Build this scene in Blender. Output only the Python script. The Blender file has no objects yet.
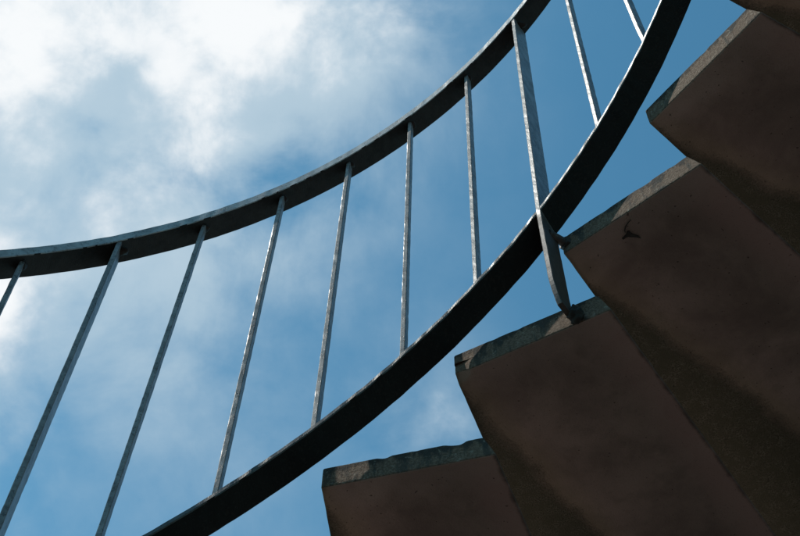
import bpy, bmesh, math, random
from mathutils import Vector, Matrix, noise
import numpy as np

# ------------------------------------------------------------------ camera
U = 0.18                     # metres per unit (one riser)
F, PITCH, ROLL = 1181.66, 0.9946, 0.0310
CX, CY = 1.5732, -1.6175     # camera inside the open well, units from the stair axis
scene = bpy.context.scene
cam_d = bpy.data.cameras.new('camera'); cam = bpy.data.objects.new('camera', cam_d)
scene.collection.objects.link(cam); scene.camera = cam
cam_d.sensor_width = 36; cam_d.lens = 36 * F / 800; cam_d.clip_start = 0.02; cam_d.clip_end = 5000
cp, sp, cr, sr = math.cos(PITCH), math.sin(PITCH), math.cos(ROLL), math.sin(ROLL)
X = Vector((1, 0, 0)); FW = Vector((0, cp, sp)); UP = Vector((0, -sp, cp))
R_ = cr * X + sr * UP; U_ = -sr * X + cr * UP
M = Matrix((R_, U_, -FW)).transposed().to_4x4(); M.translation = Vector((CX * U, CY * U, 0))
cam.matrix_world = M
FOC_PX = F
def ray(px, py):
    x, y = (px - 400) / F, -(py - 268) / F
    return (R_ * x + U_ * y + FW).normalized()

# ------------------------------------------------------------------ sun
SUN_AZ = math.radians(188)   # direction towards the sun, polar angle in the xy plane
SUN_EL = math.radians(56)
sdir = Vector((math.cos(SUN_AZ) * math.cos(SUN_EL), math.sin(SUN_AZ) * math.cos(SUN_EL), math.sin(SUN_EL)))
sl = bpy.data.lights.new('sun', 'SUN'); sl.energy = 4.6; sl.angle = math.radians(0.6); sl.color = (1, 0.95, 0.87)
so = bpy.data.objects.new('sun', sl); scene.collection.objects.link(so)
so.rotation_euler = sdir.to_track_quat('Z', 'Y').to_euler(); so.location = (0, 0, 12)

# ------------------------------------------------------------------ exposure
scene.view_settings.view_transform = 'Standard'; scene.view_settings.look = 'None'
scene.view_settings.gamma = 1; scene.view_settings.use_curve_mapping = False
scene.view_settings.exposure = 0.0

# ------------------------------------------------------------------ node helper
class NT:
    def __init__(s, tree): s.t = tree; s.n = tree.nodes; s.l = tree.links
    def put(s, sock, v):
        if v is None: return
        if hasattr(v, 'is_output') or isinstance(v, bpy.types.NodeSocket): s.l.new(v, sock)
        else: sock.default_value = v
    def math(s, op, a, b=None, clamp=False, c=None):
        n = s.n.new('ShaderNodeMath'); n.operation = op; n.use_clamp = clamp
        s.put(n.inputs[0], a); s.put(n.inputs[1], b); s.put(n.inputs[2], c); return n.outputs[0]
    def vmath(s, op, a, b=None, out=0):
        n = s.n.new('ShaderNodeVectorMath'); n.operation = op
        s.put(n.inputs[0], a)
        if b is not None: s.put(n.inputs[1], b)
        return n.outputs[out]
    def noise(s, vec, scale, detail=5, rough=.55, dist=0, lac=2.0):
        n = s.n.new('ShaderNodeTexNoise'); s.put(n.inputs['Vector'], vec)
        n.inputs['Scale'].default_value = scale; n.inputs['Detail'].default_value = detail
        n.inputs['Roughness'].default_value = rough; n.inputs['Distortion'].default_value = dist
        n.inputs['Lacunarity'].default_value = lac
        return n.outputs['Fac']
    def ramp(s, fac, lo, hi):
        n = s.n.new('ShaderNodeMapRange'); n.interpolation_type = 'SMOOTHSTEP'
        s.put(n.inputs[0], fac); s.put(n.inputs[1], lo); s.put(n.inputs[2], hi); return n.outputs[0]
    def mix(s, fac, a, b):
        n = s.n.new('ShaderNodeMix'); n.data_type = 'RGBA'
        s.put(n.inputs[0], fac)
        for i, v in ((6, a), (7, b)):
            s.put(n.inputs[i], (*v, 1) if isinstance(v, tuple) and len(v) == 3 else v)
        return n.outputs[2]
    def vor(s, vec, scale, feature='F1'):
        n = s.n.new('ShaderNodeTexVoronoi'); n.feature = feature; s.put(n.inputs['Vector'], vec)
        n.inputs['Scale'].default_value = scale; return n.outputs['Distance']
    def bump(s, h, strength, dist=.001, nrm=None):
        n = s.n.new('ShaderNodeBump'); n.inputs['Strength'].default_value = strength
        n.inputs['Distance'].default_value = dist; s.put(n.inputs['Height'], h)
        if nrm is not None: s.l.new(nrm, n.inputs['Normal'])
        return n.outputs[0]

# ------------------------------------------------------------------ sky
w = bpy.data.worlds.new('World'); scene.world = w; w.use_nodes = True
T = NT(w.node_tree); T.n.clear()
sky = T.n.new('ShaderNodeTexSky'); sky.sky_type = 'NISHITA'; sky.sun_disc = False
sky.sun_elevation = SUN_EL; sky.sun_rotation = math.radians(90) - SUN_AZ
sky.air_density = 1.0; sky.dust_density = 0.6; sky.ozone_density = 1.2; sky.altitude = 0
SKY_TINT = (0.46, 0.97, 0.96)
geo = T.n.new('ShaderNodeTexCoord').outputs['Generated']
dirv = T.vmath('NORMALIZE', geo)
# cloud banks: (photo-independent) directions with an angular size and a weight
BANKS = [(15, 0, .070, .80), (120, 5, .045, .38), (235, 35, .042, .62), (0, 75, .035, .22), (210, -5, .04, .22),
         (100, 115, .055, .12), (190, 155, .032, .55), (285, 45, .040, .26), (20, 240, .045, .18), (-22, 318, .036, 1.0), (-10, 400, .03, .25),
         (105, 222, .028, .5), (190, 215, .035, .22), (300, 262, .020, .20), (335, 5, .045, .34), (240, 110, .04, .16),
         (375, 180, .030, .16), (442, 412, .022, .32), (425, 5, .03, .22), (410, 400, .05, .05),
         (-420, -260, .14, .8), (-500, 420, .20, .6), (100, -600, .25, .6), (300, 1300, .25, .5), (1700, 900, .3, .6)]
VEILS = [(120, 80, .13, 1.05), (300, 150, .085, .34), (90, 330, .12, .40), (420, 400, .06, .26), (400, 40, .07, .22), (260, 520, .10, .12)]
warp = T.n.new('ShaderNodeTexNoise'); T.put(warp.inputs['Vector'], dirv)
warp.inputs['Scale'].default_value = 7; warp.inputs['Detail'].default_value = 4
wv = T.vmath('SUBTRACT', warp.outputs['Color'], (.5, .5, .5))
sc_ = T.n.new('ShaderNodeVectorMath'); sc_.operation = 'SCALE'; T.put(sc_.inputs[0], wv); sc_.inputs['Scale'].default_value = .10
dw = T.vmath('NORMALIZE', T.vmath('ADD', dirv, sc_.outputs[0]))
def banks(lst):
    tot = None
    for px, py, sig, wt in lst:
        d = T.vmath('DOT_PRODUCT', dw, tuple(ray(px, py)), out=1)
        e = T.math('EXPONENT', T.math('MULTIPLY', T.math('SUBTRACT', d, 1.0), 1 / sig ** 2))
        e = T.math('MULTIPLY', e, wt)
        tot = e if tot is None else T.math('ADD', tot, e)
    return tot
dens = banks(BANKS)
f1 = T.noise(dirv, 9, 8, .56, .3); f2 = T.noise(dirv, 26, 6, .55, .2)
fb = T.math('ADD', T.math('MULTIPLY', f1, .65), T.math('MULTIPLY', f2, .35))
fbc = T.math('MULTIPLY', T.math('SUBTRACT', fb, .5), 2.4)
thin = T.ramp(dens, 0.0, .35)
dd = T.math('ADD', dens, T.math('MULTIPLY', fbc, T.math('ADD', T.math('MULTIPLY', thin, .95), .10)))
cov = T.math('MULTIPLY', T.ramp(dd, .0, 1.35), .97)
f3 = T.noise(dirv, 14, 5, .6, .4)
bright = T.ramp(T.math('ADD', dd, T.math('MULTIPLY', T.math('SUBTRACT', f3, .5), 1.5)), .42, 1.25)
ccol = T.mix(bright, (3.3, 4.2, 4.9), (6.35, 6.5, 6.6))
tint = T.n.new('ShaderNodeMix'); tint.data_type = 'RGBA'; tint.blend_type = 'MULTIPLY'; tint.inputs[0].default_value = 1
T.l.new(sky.outputs[0], tint.inputs[6]); tint.inputs[7].default_value = (*SKY_TINT, 1)
f4 = T.noise(dirv, 5.5, 6, .58, .3)
veil = T.math('MULTIPLY', banks(VEILS), T.math('ADD', T.math('MULTIPLY', T.math('SUBTRACT', T.math('ADD', T.math('MULTIPLY', f4, .5), T.math('MULTIPLY', f1, .5)), .5), 4.4), 1.0))
veil = T.math('MULTIPLY', T.ramp(veil, -.05, 1.1), .80)
base = T.mix(veil, tint.outputs[2], (3.45, 4.35, 4.95))
skyc = T.mix(cov, base, ccol)
bg = T.n.new('ShaderNodeBackground'); T.l.new(skyc, bg.inputs[0]); bg.inputs[1].default_value = .15
wo = T.n.new('ShaderNodeOutputWorld'); T.l.new(bg.outputs[0], wo.inputs[0])

# ------------------------------------------------------------------ materials
def mat(name):
    m = bpy.data.materials.new(name); m.use_nodes = True; t = NT(m.node_tree)
    return m, t, t.n['Principled BSDF']

def paint(name, base, rust_amt, rough, chips=(.33, .35, .36), pale_amt=.8, spec=.8):
    m, t, b = mat(name)
    co = t.n.new('ShaderNodeTexCoord').outputs['Object']
    n1 = t.noise(co, 38, 6, .6); n2 = t.noise(co, 420, 4, .65); n3 = t.noise(co, 9, 3, .5)
    dark = tuple(c * .55 for c in base)
    at = t.n.new('ShaderNodeAttribute'); at.attribute_name = 'grime_shade'; gr = at.outputs['Fac']  # rust at bar ends; on posts also painted shade below the lower rail
    c1 = t.mix(t.ramp(n1, .35, .7), base, dark)
    # flaked spots, small and irregular
    n5 = t.noise(co, 190, 3, .6)
    spot = t.ramp(t.math('ADD', n5, t.math('MULTIPLY', n1, .35)), .75, .80)
    c2 = t.mix(t.math('MULTIPLY', spot, rust_amt), c1, (.035, .026, .022))
    n4 = t.noise(co, 260, 3, .6)
    pale = t.ramp(t.math('ADD', n4, t.math('MULTIPLY', n3, .4)), .80, .92)
    c3 = t.mix(t.math('MULTIPLY', pale, pale_amt), c2, chips)
    mott = t.noise(co, 95, 5, .7)
    c3 = t.mix(t.math('MULTIPLY', t.ramp(mott, .42, .64), .6 * rust_amt), c3, tuple(x * .42 * q for x, q in zip(base, (1.05, .9, .8))))
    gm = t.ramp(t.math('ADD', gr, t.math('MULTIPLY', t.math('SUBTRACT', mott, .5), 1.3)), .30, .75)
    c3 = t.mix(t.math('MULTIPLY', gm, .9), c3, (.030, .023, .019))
    t.l.new(c3, b.inputs['Base Color'])
    rr = t.math('ADD', t.math('ADD', t.math('MULTIPLY', n1, .3), rough - .12), t.math('MULTIPLY', gm, .25))
    t.l.new(rr, b.inputs['Roughness'])
    nb = t.bump(t.math('ADD', n2, t.math('MULTIPLY', spot, -.6)), .35, .0005)
    nb = t.bump(n1, .35, .001, nb)
    t.l.new(nb, b.inputs['Normal'])
    b.inputs['Specular IOR Level'].default_value = spec
    return m
M_RAIL = paint('dark_rail_paint', (.028, .027, .027), .6, .45, (.05, .05, .05), .15, .2)
M_LOW = paint('shaded_rail_paint', (.008, .008, .008), .3, .5, (.02, .02, .02), .15, .2)  # near-black: the shade under the lower rail is put into its colour
M_EDGE = paint('lit_handrail_edge', (.36, .37, .38), .5, .38, (.55, .55, .55), .6, .8)  # much paler than the handrail: light on the near face painted in
M_EDGE2 = paint('lit_lower_rail_edge', (.07, .07, .07), .9, .40, (.2, .2, .2), .4, .45)  # lighter than the lower rail: sunlight on its near face painted in
M_BAL = paint('grey_baluster_paint', (.210, .200, .192), .9, .38, (.38, .38, .38), .3, .7)
M_POST = paint('grey_post_paint', (.190, .178, .168), 1.0, .36, (.36, .36, .36), .35, .8)
M_BOLT = paint('dark_rusty_steel', (.05, .042, .04), .8, .6, (.12, .11, .1))

def concrete_soffit():
    m, t, b = mat('reddish_concrete')
    co = t.n.new('ShaderNodeTexCoord').outputs['Object']
    uv = t.n.new('ShaderNodeUVMap'); uv.uv_map = 'tread'
    sx = t.n.new('ShaderNodeSeparateXYZ'); t.l.new(uv.outputs[0], sx.inputs[0]); u, v = sx.outputs[0], sx.outputs[1]  # u across from front edge, v outward
    big = t.noise(co, 7, 5, .6, .4); med = t.noise(co, 30, 6, .6); fine = t.noise(co, 330, 4, .7); grain = t.noise(co, 900, 2, .6)
    c = t.mix(t.ramp(big, .33, .68), (.175, .132, .116), (.285, .218, .190))
    c = t.mix(t.math('MULTIPLY', t.ramp(med, .45, .75), .5), c, (.155, .118, .100))
    wl = t.ramp(t.math('ADD', t.noise(co, 3.6, 4, .55, .6), t.math('MULTIPLY', t.math('SUBTRACT', fine, .5), .25)), .56, .70)
    c = t.mix(t.math('MULTIPLY', wl, .45), c, (.36, .30, .26))
    # pink stain bloom towards the rear edge
    ue = t.n.new('ShaderNodeUVMap'); ue.uv_map = 'edge'; se = t.n.new('ShaderNodeSeparateXYZ'); t.l.new(ue.outputs[0], se.inputs[0])
    rear = t.ramp(t.math('ADD', se.outputs[0], t.math('MULTIPLY', t.math('SUBTRACT', big, .5), .5)), .42, .02)
    c = t.mix(t.math('MULTIPLY', rear, .7), c, (.37, .250, .228))
    # pale worn rim just inside the inner end
    rim = t.ramp(t.math('ADD', v, t.math('MULTIPLY', t.math('SUBTRACT', med, .5), .3)), .42, .02)
    c = t.mix(t.math('MULTIPLY', rim, .45), c, (.36, .29, .26))
    # drip streaks running from the front edge
    # damp algae wedge widening outward along the front edge
    wob = t.math('ADD', t.math('MULTIPLY', t.math('SUBTRACT', t.noise(co, 13, 3, .55), .5), .24), t.math('MULTIPLY', t.math('SUBTRACT', t.noise(co, 260, 4, .75), .5), .26))
    edge = t.math('SUBTRACT', t.math('ADD', t.math('MULTIPLY', v, .30), -.10), u)
    al = t.ramp(t.math('ADD', edge, wob), -.09, .06)
    fac = t.math('MULTIPLY', al, .92)
    algae = t.mix(t.ramp(t.noise(co, 420, 4, .8), .42, .60), (.055, .054, .036), (.185, .172, .125))
    algae = t.mix(t.ramp(t.noise(co, 45, 4, .6), .35, .65), algae, (.090, .088, .058))
    c = t.mix(fac, c, algae)
    # dark seam grime right at the front edge
    seam = t.ramp(t.math('ADD', u, t.math('MULTIPLY', t.math('SUBTRACT', med, .5), .08)), .05, .01)
    c = t.mix(t.math('MULTIPLY', seam, .6), c, (.05, .042, .035))
    sp1 = t.ramp(t.noise(co, 520, 2, .6), .60, .70)
    c = t.mix(t.math('MULTIPLY', sp1, .35), c, (.09, .07, .06))
    # ochre halo where the damp creeps out of the algae
    hal = t.math('MULTIPLY', t.ramp(t.math('ADD', edge, wob), -.35, -.04), t.math('SUBTRACT', 1.0, al))
    c = t.mix(t.math('MULTIPLY', hal, .45), c, (.19, .155, .095))
    rs = t.ramp(t.math('ADD', se.outputs[0], t.math('MULTIPLY', t.math('SUBTRACT', med, .5), .10)), .045, .0)
    c = t.mix(t.math('MULTIPLY', rs, .75), c, (.035, .027, .022))
    pit = t.ramp(t.noise(co, 170, 2, .5), .72, .76)
    c = t.mix(t.math('MULTIPLY', pit, .7), c, (.03, .025, .022))
    t.l.new(c, b.inputs['Base Color']); b.inputs['Roughness'].default_value = .93
    b.inputs['Specular IOR Level'].default_value = .2
    h = t.math('ADD', t.math('MULTIPLY', fine, t.math('ADD', t.math('MULTIPLY', al, 1.8), .35)), t.math('MULTIPLY', med, .8))
    h = t.math('SUBTRACT', h, t.math('MULTIPLY', pit, .8))
    t.l.new(t.bump(h, 1.0, .0025), b.inputs['Normal'])
    return m
def concrete_end():
    m, t, b = mat('grey_weathered_concrete')
    co = t.n.new('ShaderNodeTexCoord').outputs['Object']
    ue = t.n.new('ShaderNodeUVMap'); ue.uv_map = 'edge'; se = t.n.new('ShaderNodeSeparateXYZ'); t.l.new(ue.outputs[0], se.inputs[0])
    hgt = se.outputs[1]                                     # 0 soffit arris, 1 top arris
    mp = t.n.new('ShaderNodeMapping'); t.l.new(co, mp.inputs[0]); mp.inputs['Scale'].default_value = (1, 1, .28)
    st = t.noise(mp.outputs[0], 52, 5, .65, .5); big = t.noise(co, 14, 4, .6); fine = t.noise(co, 300, 4, .7)
    c = t.mix(t.ramp(fine, .35, .68), (.082, .054, .038), (.180, .136, .104))
    c = t.mix(t.math('MULTIPLY', t.ramp(big, .4, .65), .5), c, (.115, .080, .058))
    black = t.ramp(t.math('ADD', hgt, t.math('MULTIPLY', t.math('SUBTRACT', st, .5), 1.7)), .58, .86)
    c = t.mix(t.math('MULTIPLY', black, .88), c, (.030, .028, .026))
    stain = t.ramp(st, .53, .62)
    c = t.mix(t.math('MULTIPLY', stain, .75), c, (.045, .042, .038))
    c = t.mix(t.math('MULTIPLY', t.ramp(t.noise(co, 120, 3, .6), .60, .70), .5), c, (.27, .24, .20))
    t.l.new(c, b.inputs['Base Color']); b.inputs['Roughness'].default_value = .92; b.inputs['Specular IOR Level'].default_value = .2
    t.l.new(t.bump(t.math('ADD', fine, t.math('MULTIPLY', st, 1.5)), .8, .002), b.inputs['Normal'])
    return m
M_SOF, M_END = concrete_soffit(), concrete_end()
def plain(name, a, b_, scale, rough=.9):
    m, t, b = mat(name); co = t.n.new('ShaderNodeTexCoord').outputs['Object']
    n = t.noise(co, scale, 6, .6); f = t.noise(co, scale * 30, 3, .6)
    c = t.mix(t.ramp(n, .35, .65), a, b_); c = t.mix(t.math('MULTIPLY', t.ramp(f, .5, .7), .3), c, tuple(x * .5 for x in a))
    t.l.new(c, b.inputs['Base Color']); b.inputs['Roughness'].default_value = rough
    t.l.new(t.bump(f, .4, .003), b.inputs['Normal']); return m
M_GROUND = plain('dark_paving', (.034, .028, .022), (.052, .042, .032), 1.5)
M_BEAM = plain('grey_concrete', (.20, .18, .165), (.28, .25, .23), 4)
M_TAR = plain('black_grime', (.012, .011, .010), (.030, .027, .024), 60, .8)

# ------------------------------------------------------------------ objects
COL = scene.collection
def link(name, me, mats, parent=None):
    o = bpy.data.objects.new(name, me); COL.objects.link(o)
    for m in (mats if isinstance(mats, (list, tuple)) else [mats]): me.materials.append(m)
    if parent: o.parent = parent
    return o
def mesh(name, verts, faces, smooth=False):
    me = bpy.data.meshes.new(name); me.from_pydata([tuple(v) for v in verts], [], faces)
    if smooth: me.polygons.foreach_set('use_smooth', [True] * len(faces))
    me.update(); return me
def root(name, label, cat, group=None):
    o = bpy.data.objects.new(name, None); COL.objects.link(o); o['label'] = label; o['category'] = cat
    if group: o['group'] = group
    return o

# --- stair geometry (units of one riser)
A0, DTH, Z0, RS, THK, BETA, GAM = 1.3594, -0.2273, 6.645, 4.8309, 0.2447, 0.0375, -0.0669
ST = {0: (0, -.0016, .044, -.0144, -.0292, 1.322, -.2555), 1: (.0018, .0018, .0124, -.0277, .017, 1.344, -.2488),
      2: (-.0014, .0011, -.0083, .011, -.0033, 1.339, -.2284), 3: (-.0003, -.0023, -.0061, .0311, .0155, 1.292, -.2433),
      4: (0, .0008, -.0253, 0, 0, 1.32, -.24)}
KLO, KHI = -15, 12
GZ = (Z0 + KLO - 1 + THK)      # ground level, units
LEN = 5.6
def pol(r, a, z): return Vector((r * math.cos(a), r * math.sin(a), z))
def d2(a): return Vector((math.cos(a), math.sin(a), 0))

def tread_mesh(k, fine):
    dr, da, dbe, dga, dt, L, rd = ST.get(k, (0, 0, 0, 0, 0, 1.325, -.24))
    a = A0 + k * DTH + da; c = pol(RS + dr, a, Z0 + k); e = a + BETA + dbe; g = a - math.pi / 2 + GAM + dga
    ed, gd, rdv = d2(e), d2(g), d2(e + rd); th = THK + dt
    rnd = random.Random(k * 7 + 3); L += .048; off = Vector((rnd.uniform(-50, 50),) * 3)
    step = .022 if fine else .12
    rad = .014
    # cross-section outline as (s in 0..1 across, h in 0..1 up), start at soffit front, going round
    def rrect(inset):
        W, H = L / 2 - inset, th / 2 - inset
        W = max(W, 1e-3); H = max(H, 1e-3); r = max(min(rad - inset * .6, W, H), 1e-4)
        nw, nh = NW, NH; pts = []
        def seg(x0, y0, x1, y1, n):
            for i in range(n): f = i / n; pts.append((x0 + (x1 - x0) * f, y0 + (y1 - y0) * f))
        def arc(cx, cy, a0):
            for i in range(3): q = a0 + math.pi / 2 * i / 3; pts.append((cx + r * math.cos(q), cy + r * math.sin(q)))
        arc(-W + r, -H + r, -math.pi); seg(-W + r, -H, W - r, -H, nw)
        arc(W - r, -H + r, -math.pi / 2); seg(W, -H + r, W, H - r, nh)
        arc(W - r, H - r, 0); seg(W - r, H, -W + r, H, nw)
        arc(-W + r, H - r, math.pi / 2); seg(-W, H - r, -W, -H + r, nh)
        return pts
    NW = max(int(L / step), 4); NH = max(int(th / step), 2)
    rings = []
    nin = 5 if fine else 2
    for i in range(nin, 0, -1):                                    # the inner end face, from its middle out
        rings.append((0.0 + (rad if i == 0 else 0), (th / 2 - .002) * i / nin if i > 1 else rad * 1.2))
    for q in range(1, 4): ph = q / 3 * math.pi / 2; rings.append((rad * (1 - math.cos(ph)), rad * 1.0 * (1 - math.sin(ph))))
    s = rad
    while s < LEN:
        s += step if s < 4.4 else .3
        rings.append((min(s, LEN), 0.0))
    rings.append((LEN, th / 2 - .01))
    verts, uvs, eds = [], [], []
    for s, inset in rings:
        for (x, y) in rrect(inset):
            xs = (x + L / 2) / L                                    # 0 front .. 1 rear
            xs -= .090 / L * max(0, y / th + .5) * xs
            p = c + ed * s * (1 - xs) + rdv * s * xs + gd * (xs * L); p.z += y + th / 2
            width = L + s * .245
            uvs.append((xs * width, s)); eds.append(((1 - xs) * width, (y + th / 2) / th))
            if fine:
                q = (p * 1.0) + off
                n1 = noise.noise(q * 3.2); n2 = noise.noise(q * 11); n3 = noise.noise(q * 27)
                arr = min(abs(y + th / 2), abs(th / 2 - y)) < .03 and s < .03
                fr = (xs < .02)
                amp = .002 * n1 + .0018 * n2 + .002 * n3
                top = y > 0
                # chipped arrises: push material inward where noise peaks
                near_edge = (th / 2 - abs(y)) < .035
                if s < .05 and near_edge:
                    ch = max(0, noise.noise(q * 7 + Vector((9, 2, 5))) - .2)
                    kk_ = .5 if k == 0 else .2
                    p += ed * ch * kk_ * (.06 if top else .03); p.z += (-1 if top else 1) * ch * kk_ * (.055 if top else .02)
                if fr or xs > .98:
                    ch = max(0, noise.noise(q * 6 + Vector((1, 7, 3))) - .15); p += gd * (1 if fr else -1) * ch * .006
                p += ed * (amp if s < .05 else 0) + Vector((0, 0, amp * .8))
                if k == 1:                                          # broken lower corner
                    dcor = math.hypot(s, xs * L - .03)
                    if y < 0 and dcor < .12: p.z += (.12 - dcor) * .45; p += ed * (.12 - dcor) * .2
            verts.append(p * U)
    n = len(rrect(0)); faces = []; sides = []
    for j in range(len(rings) - 1):
        for i in range(n):
            i2 = (i + 1) % n
            faces.append((j * n + i, j * n + i2, (j + 1) * n + i2, (j + 1) * n + i)); sides.append(1 if rings[j + 1][0] <= rad * .55 else 0)
    faces.append(tuple(range(n))[::-1]); sides.append(1)
    faces.append(tuple((len(rings) - 1) * n + i for i in range(n))); sides.append(0)
    me = bpy.data.meshes.new('tread'); me.from_pydata([tuple(v) for v in verts], [], faces)
    for nm, data in (('tread', uvs), ('edge', eds)):
        lay = me.uv_layers.new(name=nm)
        arr_ = np.array(data, dtype='f')[[l.vertex_index for l in me.loops]]
        lay.data.foreach_set('uv', arr_.ravel())
    me.materials.append(M_SOF); me.materials.append(M_END)
    me.polygons.foreach_set('material_index', sides)
    me.polygons.foreach_set('use_smooth', [True] * len(faces))
    me.update()
    bm = bmesh.new(); bm.from_mesh(me); bmesh.ops.recalc_face_normals(bm, faces=bm.faces); bm.to_mesh(me); bm.free()
    return me, (c, ed, gd, th)

stair = root('spiral_staircase', 'open well spiral stair of reddish brown concrete slab treads with grey stained ends', 'staircase')
stair.location = (0, 0, 0)
TF = {}
for k in range(KLO, KHI + 1):
    me, TF[k] = tread_mesh(k, -1 <= k <= 5)
    o = bpy.data.objects.new('tread', me); COL.objects.link(o); o.parent = stair

def sweep(section, path, name, mats, parent, close=True, smooth=False):
    """path: list of (origin, ax, ay) with section points in (ax, ay)"""
    n = len(section(0) if callable(section) else section); verts = []
    for j, (o, ax, ay) in enumerate(path):
        sec = section(j) if callable(section) else section
        for (x, y) in sec: verts.append((o + ax * x + ay * y) * U)
    faces = [(j * n + i, (j + 1) * n + i, (j + 1) * n + (i + 1) % n, j * n + (i + 1) % n) for j in range(len(path) - 1) for i in range(n)]
    faces += [tuple(range(n)), tuple((len(path) - 1) * n + i for i in range(n))[::-1]]
    me = mesh(name, verts, faces)
    bm = bmesh.new(); bm.from_mesh(me); bmesh.ops.recalc_face_normals(bm, faces=bm.faces); bm.to_mesh(me); bm.free()
    return link(name, me, mats, parent)

# outer carrying beam and its columns (the treads run out to it)
RB = RS + LEN - .25
def bz(a): return Z0 + (a - A0) / DTH
path = []
for i in range(0, 261):
    a = A0 + (KLO - .3) * DTH + (KHI + 1 - KLO) * DTH * i / 260
    path.append((pol(RB, a, bz(a)), d2(a), Vector((0, 0, 1))))
sweep([(0, -2.1), (.8, -2.1), (.8, -.35), (0, -.35)], [p for p in path if p[0].z - 2.1 > GZ + .1], 'carrying_beam', M_BEAM, stair)
for k in (-8, -3, 2, 7, 12):
    a = A0 + (k + .4) * DTH; p = pol(RB + .4, a, 0); vs = []; n = 20
    zt = bz(a) - 1.9
    for z in (GZ, zt):
        for i in range(n): q = 2 * math.pi * i / n; vs.append((p + Vector((.5 * math.cos(q), .5 * math.sin(q), z))) * U)
    fs = [(i, (i + 1) % n, n + (i + 1) % n, n + i) for i in range(n)] + [tuple(range(n))[::-1], tuple(range(n, 2 * n))]
    link('column', mesh('column', vs, fs), M_BEAM, stair)

# --- railing
rail = root('stair_railing', 'dark painted steel stair railing with curved flat handrail and thin grey flat bar balusters', 'railing')
LR, LZ = (4.501, -.0584, .0506), (7.6595, -4.5392, .0254, .0423)
UR, UZ = (4.5993, .0133, -.0741), (12.3527, -4.3806, .0253, .008)
def poly(c, a):
    u = a - 1.2; v = max(-1.1, min(1.1, u))
    return c[0] + c[1] * (u if len(c) == 4 else v) + sum(ci * v ** (k + 2) for k, ci in enumerate(c[2:]))
def rail_z(a, hi): return poly(UZ if hi else LZ, a)
def flat(w, t, tilt, b=.012, cant=.0):
    # near edge at x=0 ; underside y=0 at near edge and y=tilt at far edge
    k = tilt / w
    P = [(b, b * k), (w - b, (w - b) * k), (w, w * k + b), (w, w * k + t - b), (w - b, (w - b) * k + t), (b + cant, b * k + t), (cant, t - b), (0, b)]
    return P
def rail_sweep(hi, w, t, tilt, name, m, ragged):
    cz, crr = (UZ, UR) if hi else (LZ, LR)
    a0, a1 = 4.62, -1.35
    # bottom end must stay above the ground
    N = 1700; path = []; secs = []
    base = flat(w, t, tilt, .008, .0)
    for i in range(N + 1):
        a = a0 + (a1 - a0) * i / N
        if not hi and rail_z(a, False) < GZ + .25: continue
        o = pol(poly(crr, a), a, rail_z(a, hi))
        s = a * 4.5
        wob = ragged * (noise.noise(Vector((s * 2.2, 3 + hi, 0))) * .5 + noise.noise(Vector((s * 9, 7 + hi, 0))) * .35)
        path.append((o, d2(a), Vector((0, 0, 1))))
        sec = []
        for q, (x, y) in enumerate(base):
            j = noise.noise(Vector((s * 14, q * 5.3 + hi * 40, 1))) * ragged * .35
            sec.append((x + (wob + j if x < .08 else wob * .5), y + j * .8))
        secs.append(sec)
    o = sweep(lambda j: secs[j], path, name, m, rail)
    for p_ in o.data.polygons:                       # the near vertical edge gets a paler colour, its light painted in
        c_ = p_.center; nr = Vector((c_.x, c_.y, 0)).normalized()
        if p_.normal.dot(nr) < -.6: p_.material_index = 1
    return o
HW, HT, LW_, LT_ = .2443, .135, .2397, .055
rail_sweep(True, HW, HT, -.0465, 'handrail', [M_RAIL, M_EDGE], .009)
rail_sweep(False, LW_, LT_, -.1155, 'lower_rail', [M_LOW, M_EDGE2], .014)

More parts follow.
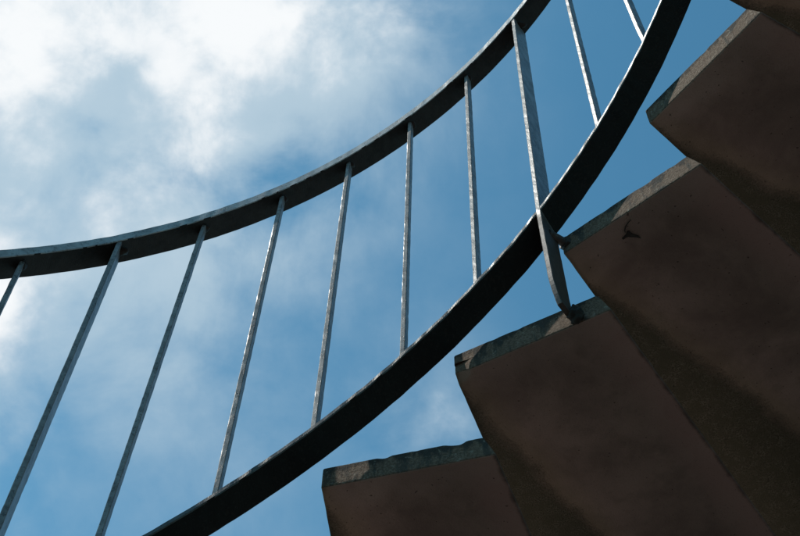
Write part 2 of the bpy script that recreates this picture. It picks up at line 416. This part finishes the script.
# baluster angles: fitted for the ones in view, regular beyond
BA = {0: 1.957, 1: 1.8253, 2: 1.6778, 3: 1.5122, 4: 1.3634, 5: 1.2084, 6: 1.0621, 7: .9118, 8: .7557, 9: .5984}
BD = {0: .0234, 1: -.0046, 2: -.0128, 3: -.0039, 4: -.0011, 5: .0046, 6: -.0023, 7: -.0071, 8: -.0104, 9: .0116}
def bang(i): return BA[i] if i in BA else (1.957 - .1503 * i if i < 0 else .5984 - .1503 * (i - 9))
def bar(name, m, pts, wt, dp, ang, seed, twist=0.0, foot_z=None):
    """flat bar through pts (unit coords, near-face centre line); wt tangential width, dp radial depth"""
    path = []; rnd = random.Random(seed); ph = rnd.uniform(0, 90)
    # resample
    fine = []
    for (p, q) in zip(pts[:-1], pts[1:]):
        n = max(2, int((q - p).length / .045))
        for i in range(n): fine.append(p.lerp(q, i / n))
    fine.append(pts[-1]); secs = []
    nrm = d2(ang + twist); tan = Vector((-nrm.y, nrm.x, 0))
    for i, p in enumerate(fine):
        s = i * .045
        path.append((p, nrm, tan))
        e = [noise.noise(Vector((s * 9, ph + j * 3.1, 0))) * .0022 + noise.noise(Vector((s * 30, ph + j * 3.1, 5))) * .0018 for j in range(8)]
        b = .006; h = wt / 2
        P = [(0, -h + b), (b, -h), (dp - b, -h), (dp, -h + b), (dp, h - b), (dp - b, h), (b, h), (0, h - b)]
        cut = 0.0
        if foot_z is not None: cut = max(0.0, foot_z + .30 - p.z) / .30; cut = .085 * cut ** 1.6
        secs.append([(x + e[j] + (cut if x < dp / 2 else 0), y + e[(j + 3) % 8] * .8) for j, (x, y) in enumerate(P)])
    o = sweep(lambda j: secs[j], path, name, m, rail)
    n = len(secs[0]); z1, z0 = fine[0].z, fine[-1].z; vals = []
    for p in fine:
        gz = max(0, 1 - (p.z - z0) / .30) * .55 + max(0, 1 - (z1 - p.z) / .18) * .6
        if foot_z is not None: gz = max(0, min(1, 1 - (p.z - foot_z - 1.0) / .4)) * 1.15 + max(0, 1 - (z1 - p.z) / .18) * .5  # post darkened below the lower rail: the rail's shade put into the colour
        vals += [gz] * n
    at = o.data.attributes.new('grime_shade', 'FLOAT', 'POINT'); at.data.foreach_set('value', vals)
    return o
def blob(name, m, c, r, sx, parent, seed=0, sub=3):
    bm = bmesh.new(); bmesh.ops.create_icosphere(bm, subdivisions=sub, radius=1)
    for v in bm.verts:
        n = noise.noise(v.co * 1.7 + Vector((seed, 0, 0))) * .4 + noise.noise(v.co * 5 + Vector((seed, 4, 0))) * .12
        v.co = Vector((v.co.x * sx[0], v.co.y * sx[1], v.co.z * sx[2])) * (1 + n) * r + c
        v.co *= U
    me = bpy.data.meshes.new(name); bm.to_mesh(me); bm.free()
    me.polygons.foreach_set('use_smooth', [True] * len(me.polygons))
    return link(name, me, m, parent)
def cyl(name, m, p, q, r, parent, n=14):
    ax = (q - p).normalized(); s1 = ax.orthogonal().normalized(); s2 = ax.cross(s1)
    sec = [(r * math.cos(2 * math.pi * i / n), r * math.sin(2 * math.pi * i / n)) for i in range(n)]
    return sweep(sec, [(p, s1, s2), (q, s1, s2)], name, m, parent)

for i in range(-16, 22):
    a = bang(i); at = a + BD.get(i, 0.0); post = (i - 1) % 6 == 0
    top = pol(poly(UR, at) + (.012 if post else .06), at, rail_z(at, True) + .01 - (.0 if not post else .0))
    if not post:
        bot = pol(poly(LR, a) + .045, a, rail_z(a, False) + .03)
        if bot.z < GZ + .3: continue
        bow = noise.noise(Vector((i * 3.7, 0, 0))) * .02
        mids = []
        if i == 9: mids = [top.lerp(bot, .9) + Vector((-.012, 0, 0))]
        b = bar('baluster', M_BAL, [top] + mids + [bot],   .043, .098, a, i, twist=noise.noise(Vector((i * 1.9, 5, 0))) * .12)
        wl = blob('weld', M_RAIL, top + d2(a) * .045 + Vector((0, 0, -.015)), .042, (1.3, 1.3, .6), b, i)
    else:
        kk = round((a - A0) / DTH) - 1           # the step whose rear end carries the post
        c, ed, gd, th = TF.get(kk, TF[KLO])
        zr = rail_z(a, False)
        midp = pol(poly(LR, a) - .004, a, zr)
        z_end = zr - (7.6595 - 4.5392 * (-.288) - 7.80) 
        if kk in TF:
            # foot lands on the end face of the tread below
            foot = c + gd * 1.13 + Vector((0, 0, th * .42)) - ed * .015
            low = pol(poly(LR, a) + .035, a, foot.z - .06)
            pts = [top, midp, low]
        else: pts = [top, midp]
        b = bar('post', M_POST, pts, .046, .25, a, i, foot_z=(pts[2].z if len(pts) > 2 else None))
        blob('weld', M_RAIL, top + d2(a) * .10 + Vector((0, 0, -.015)), .05, (1.9, 1.2, .5), b, i)
        if kk in TF and kk + 1 in TF:
            c2, ed2, gd2, th2 = TF[kk + 1]
            q = c2 + gd2 * .05 + Vector((0, 0, th2 * .55)) + ed2 * .03
            p = pol(poly(LR, a) + .12, a, 0); p.z = q.z - .02
            cyl('spacer', M_BOLT, p, q, .042, b); cyl('bolt', M_BOLT, q - (q - p) * .25, q, .062, b, 6)
            blob('mortar_patch', M_TAR, foot.lerp(low + d2(a) * .2, .35) + Vector((0, 0, -.03)), .044, (1.3, 1.6, 1.5), b, i, 4)

# spalled flake on the soffit of one tread
c, ed, gd, th = TF[2]
def chip(pts, name):
    top = [(c + ed * (.19 + (s_ - .19) * .85) + gd * (.56 + (x_ - .56) * .85) + Vector((0, 0, .02))) * U for s_, x_ in pts]
    bot = [v - Vector((0, 0, .030 * U)) for v in top]; n = len(pts)
    fs = [tuple(range(n)), tuple(range(n, 2 * n))[::-1]] + [(i, (i + 1) % n, n + (i + 1) % n, n + i) for i in range(n)]
    return link(name, mesh(name, top + bot, fs), M_TAR, tr2)
tr2 = [o for o in stair.children if o.name.startswith('tread')][2 - KLO]
chip([(.186, .484), (.178, .515), (.172, .540), (.150, .566), (.160, .590), (.196, .592), (.222, .606), (.262, .632), (.300, .640), (.262, .606), (.232, .570), (.208, .545), (.203, .518), (.206, .488)], 'spall')
chip([(.150, .540), (.122, .548), (.092, .575), (.070, .620), (.060, .665), (.070, .630), (.094, .588), (.122, .558), (.146, .548)], 'crack')

# --- ground
n = 48; vs = [(0, 0, GZ * U)]; fs = []
radii = [2, 4, 8, 16, 40, 120, 400, 1500]
for r in radii:
    for i in range(n): q = 2 * math.pi * i / n; vs.append((r * math.cos(q), r * math.sin(q), GZ * U))
for i in range(n): fs.append((0, 1 + i, 1 + (i + 1) % n))
for j in range(len(radii) - 1):
    for i in range(n): fs.append((1 + j * n + i, 1 + (j + 1) * n + i, 1 + (j + 1) * n + (i + 1) % n, 1 + j * n + (i + 1) % n))
g = link('ground', mesh('ground', vs, fs), M_GROUND); g['kind'] = 'structure'
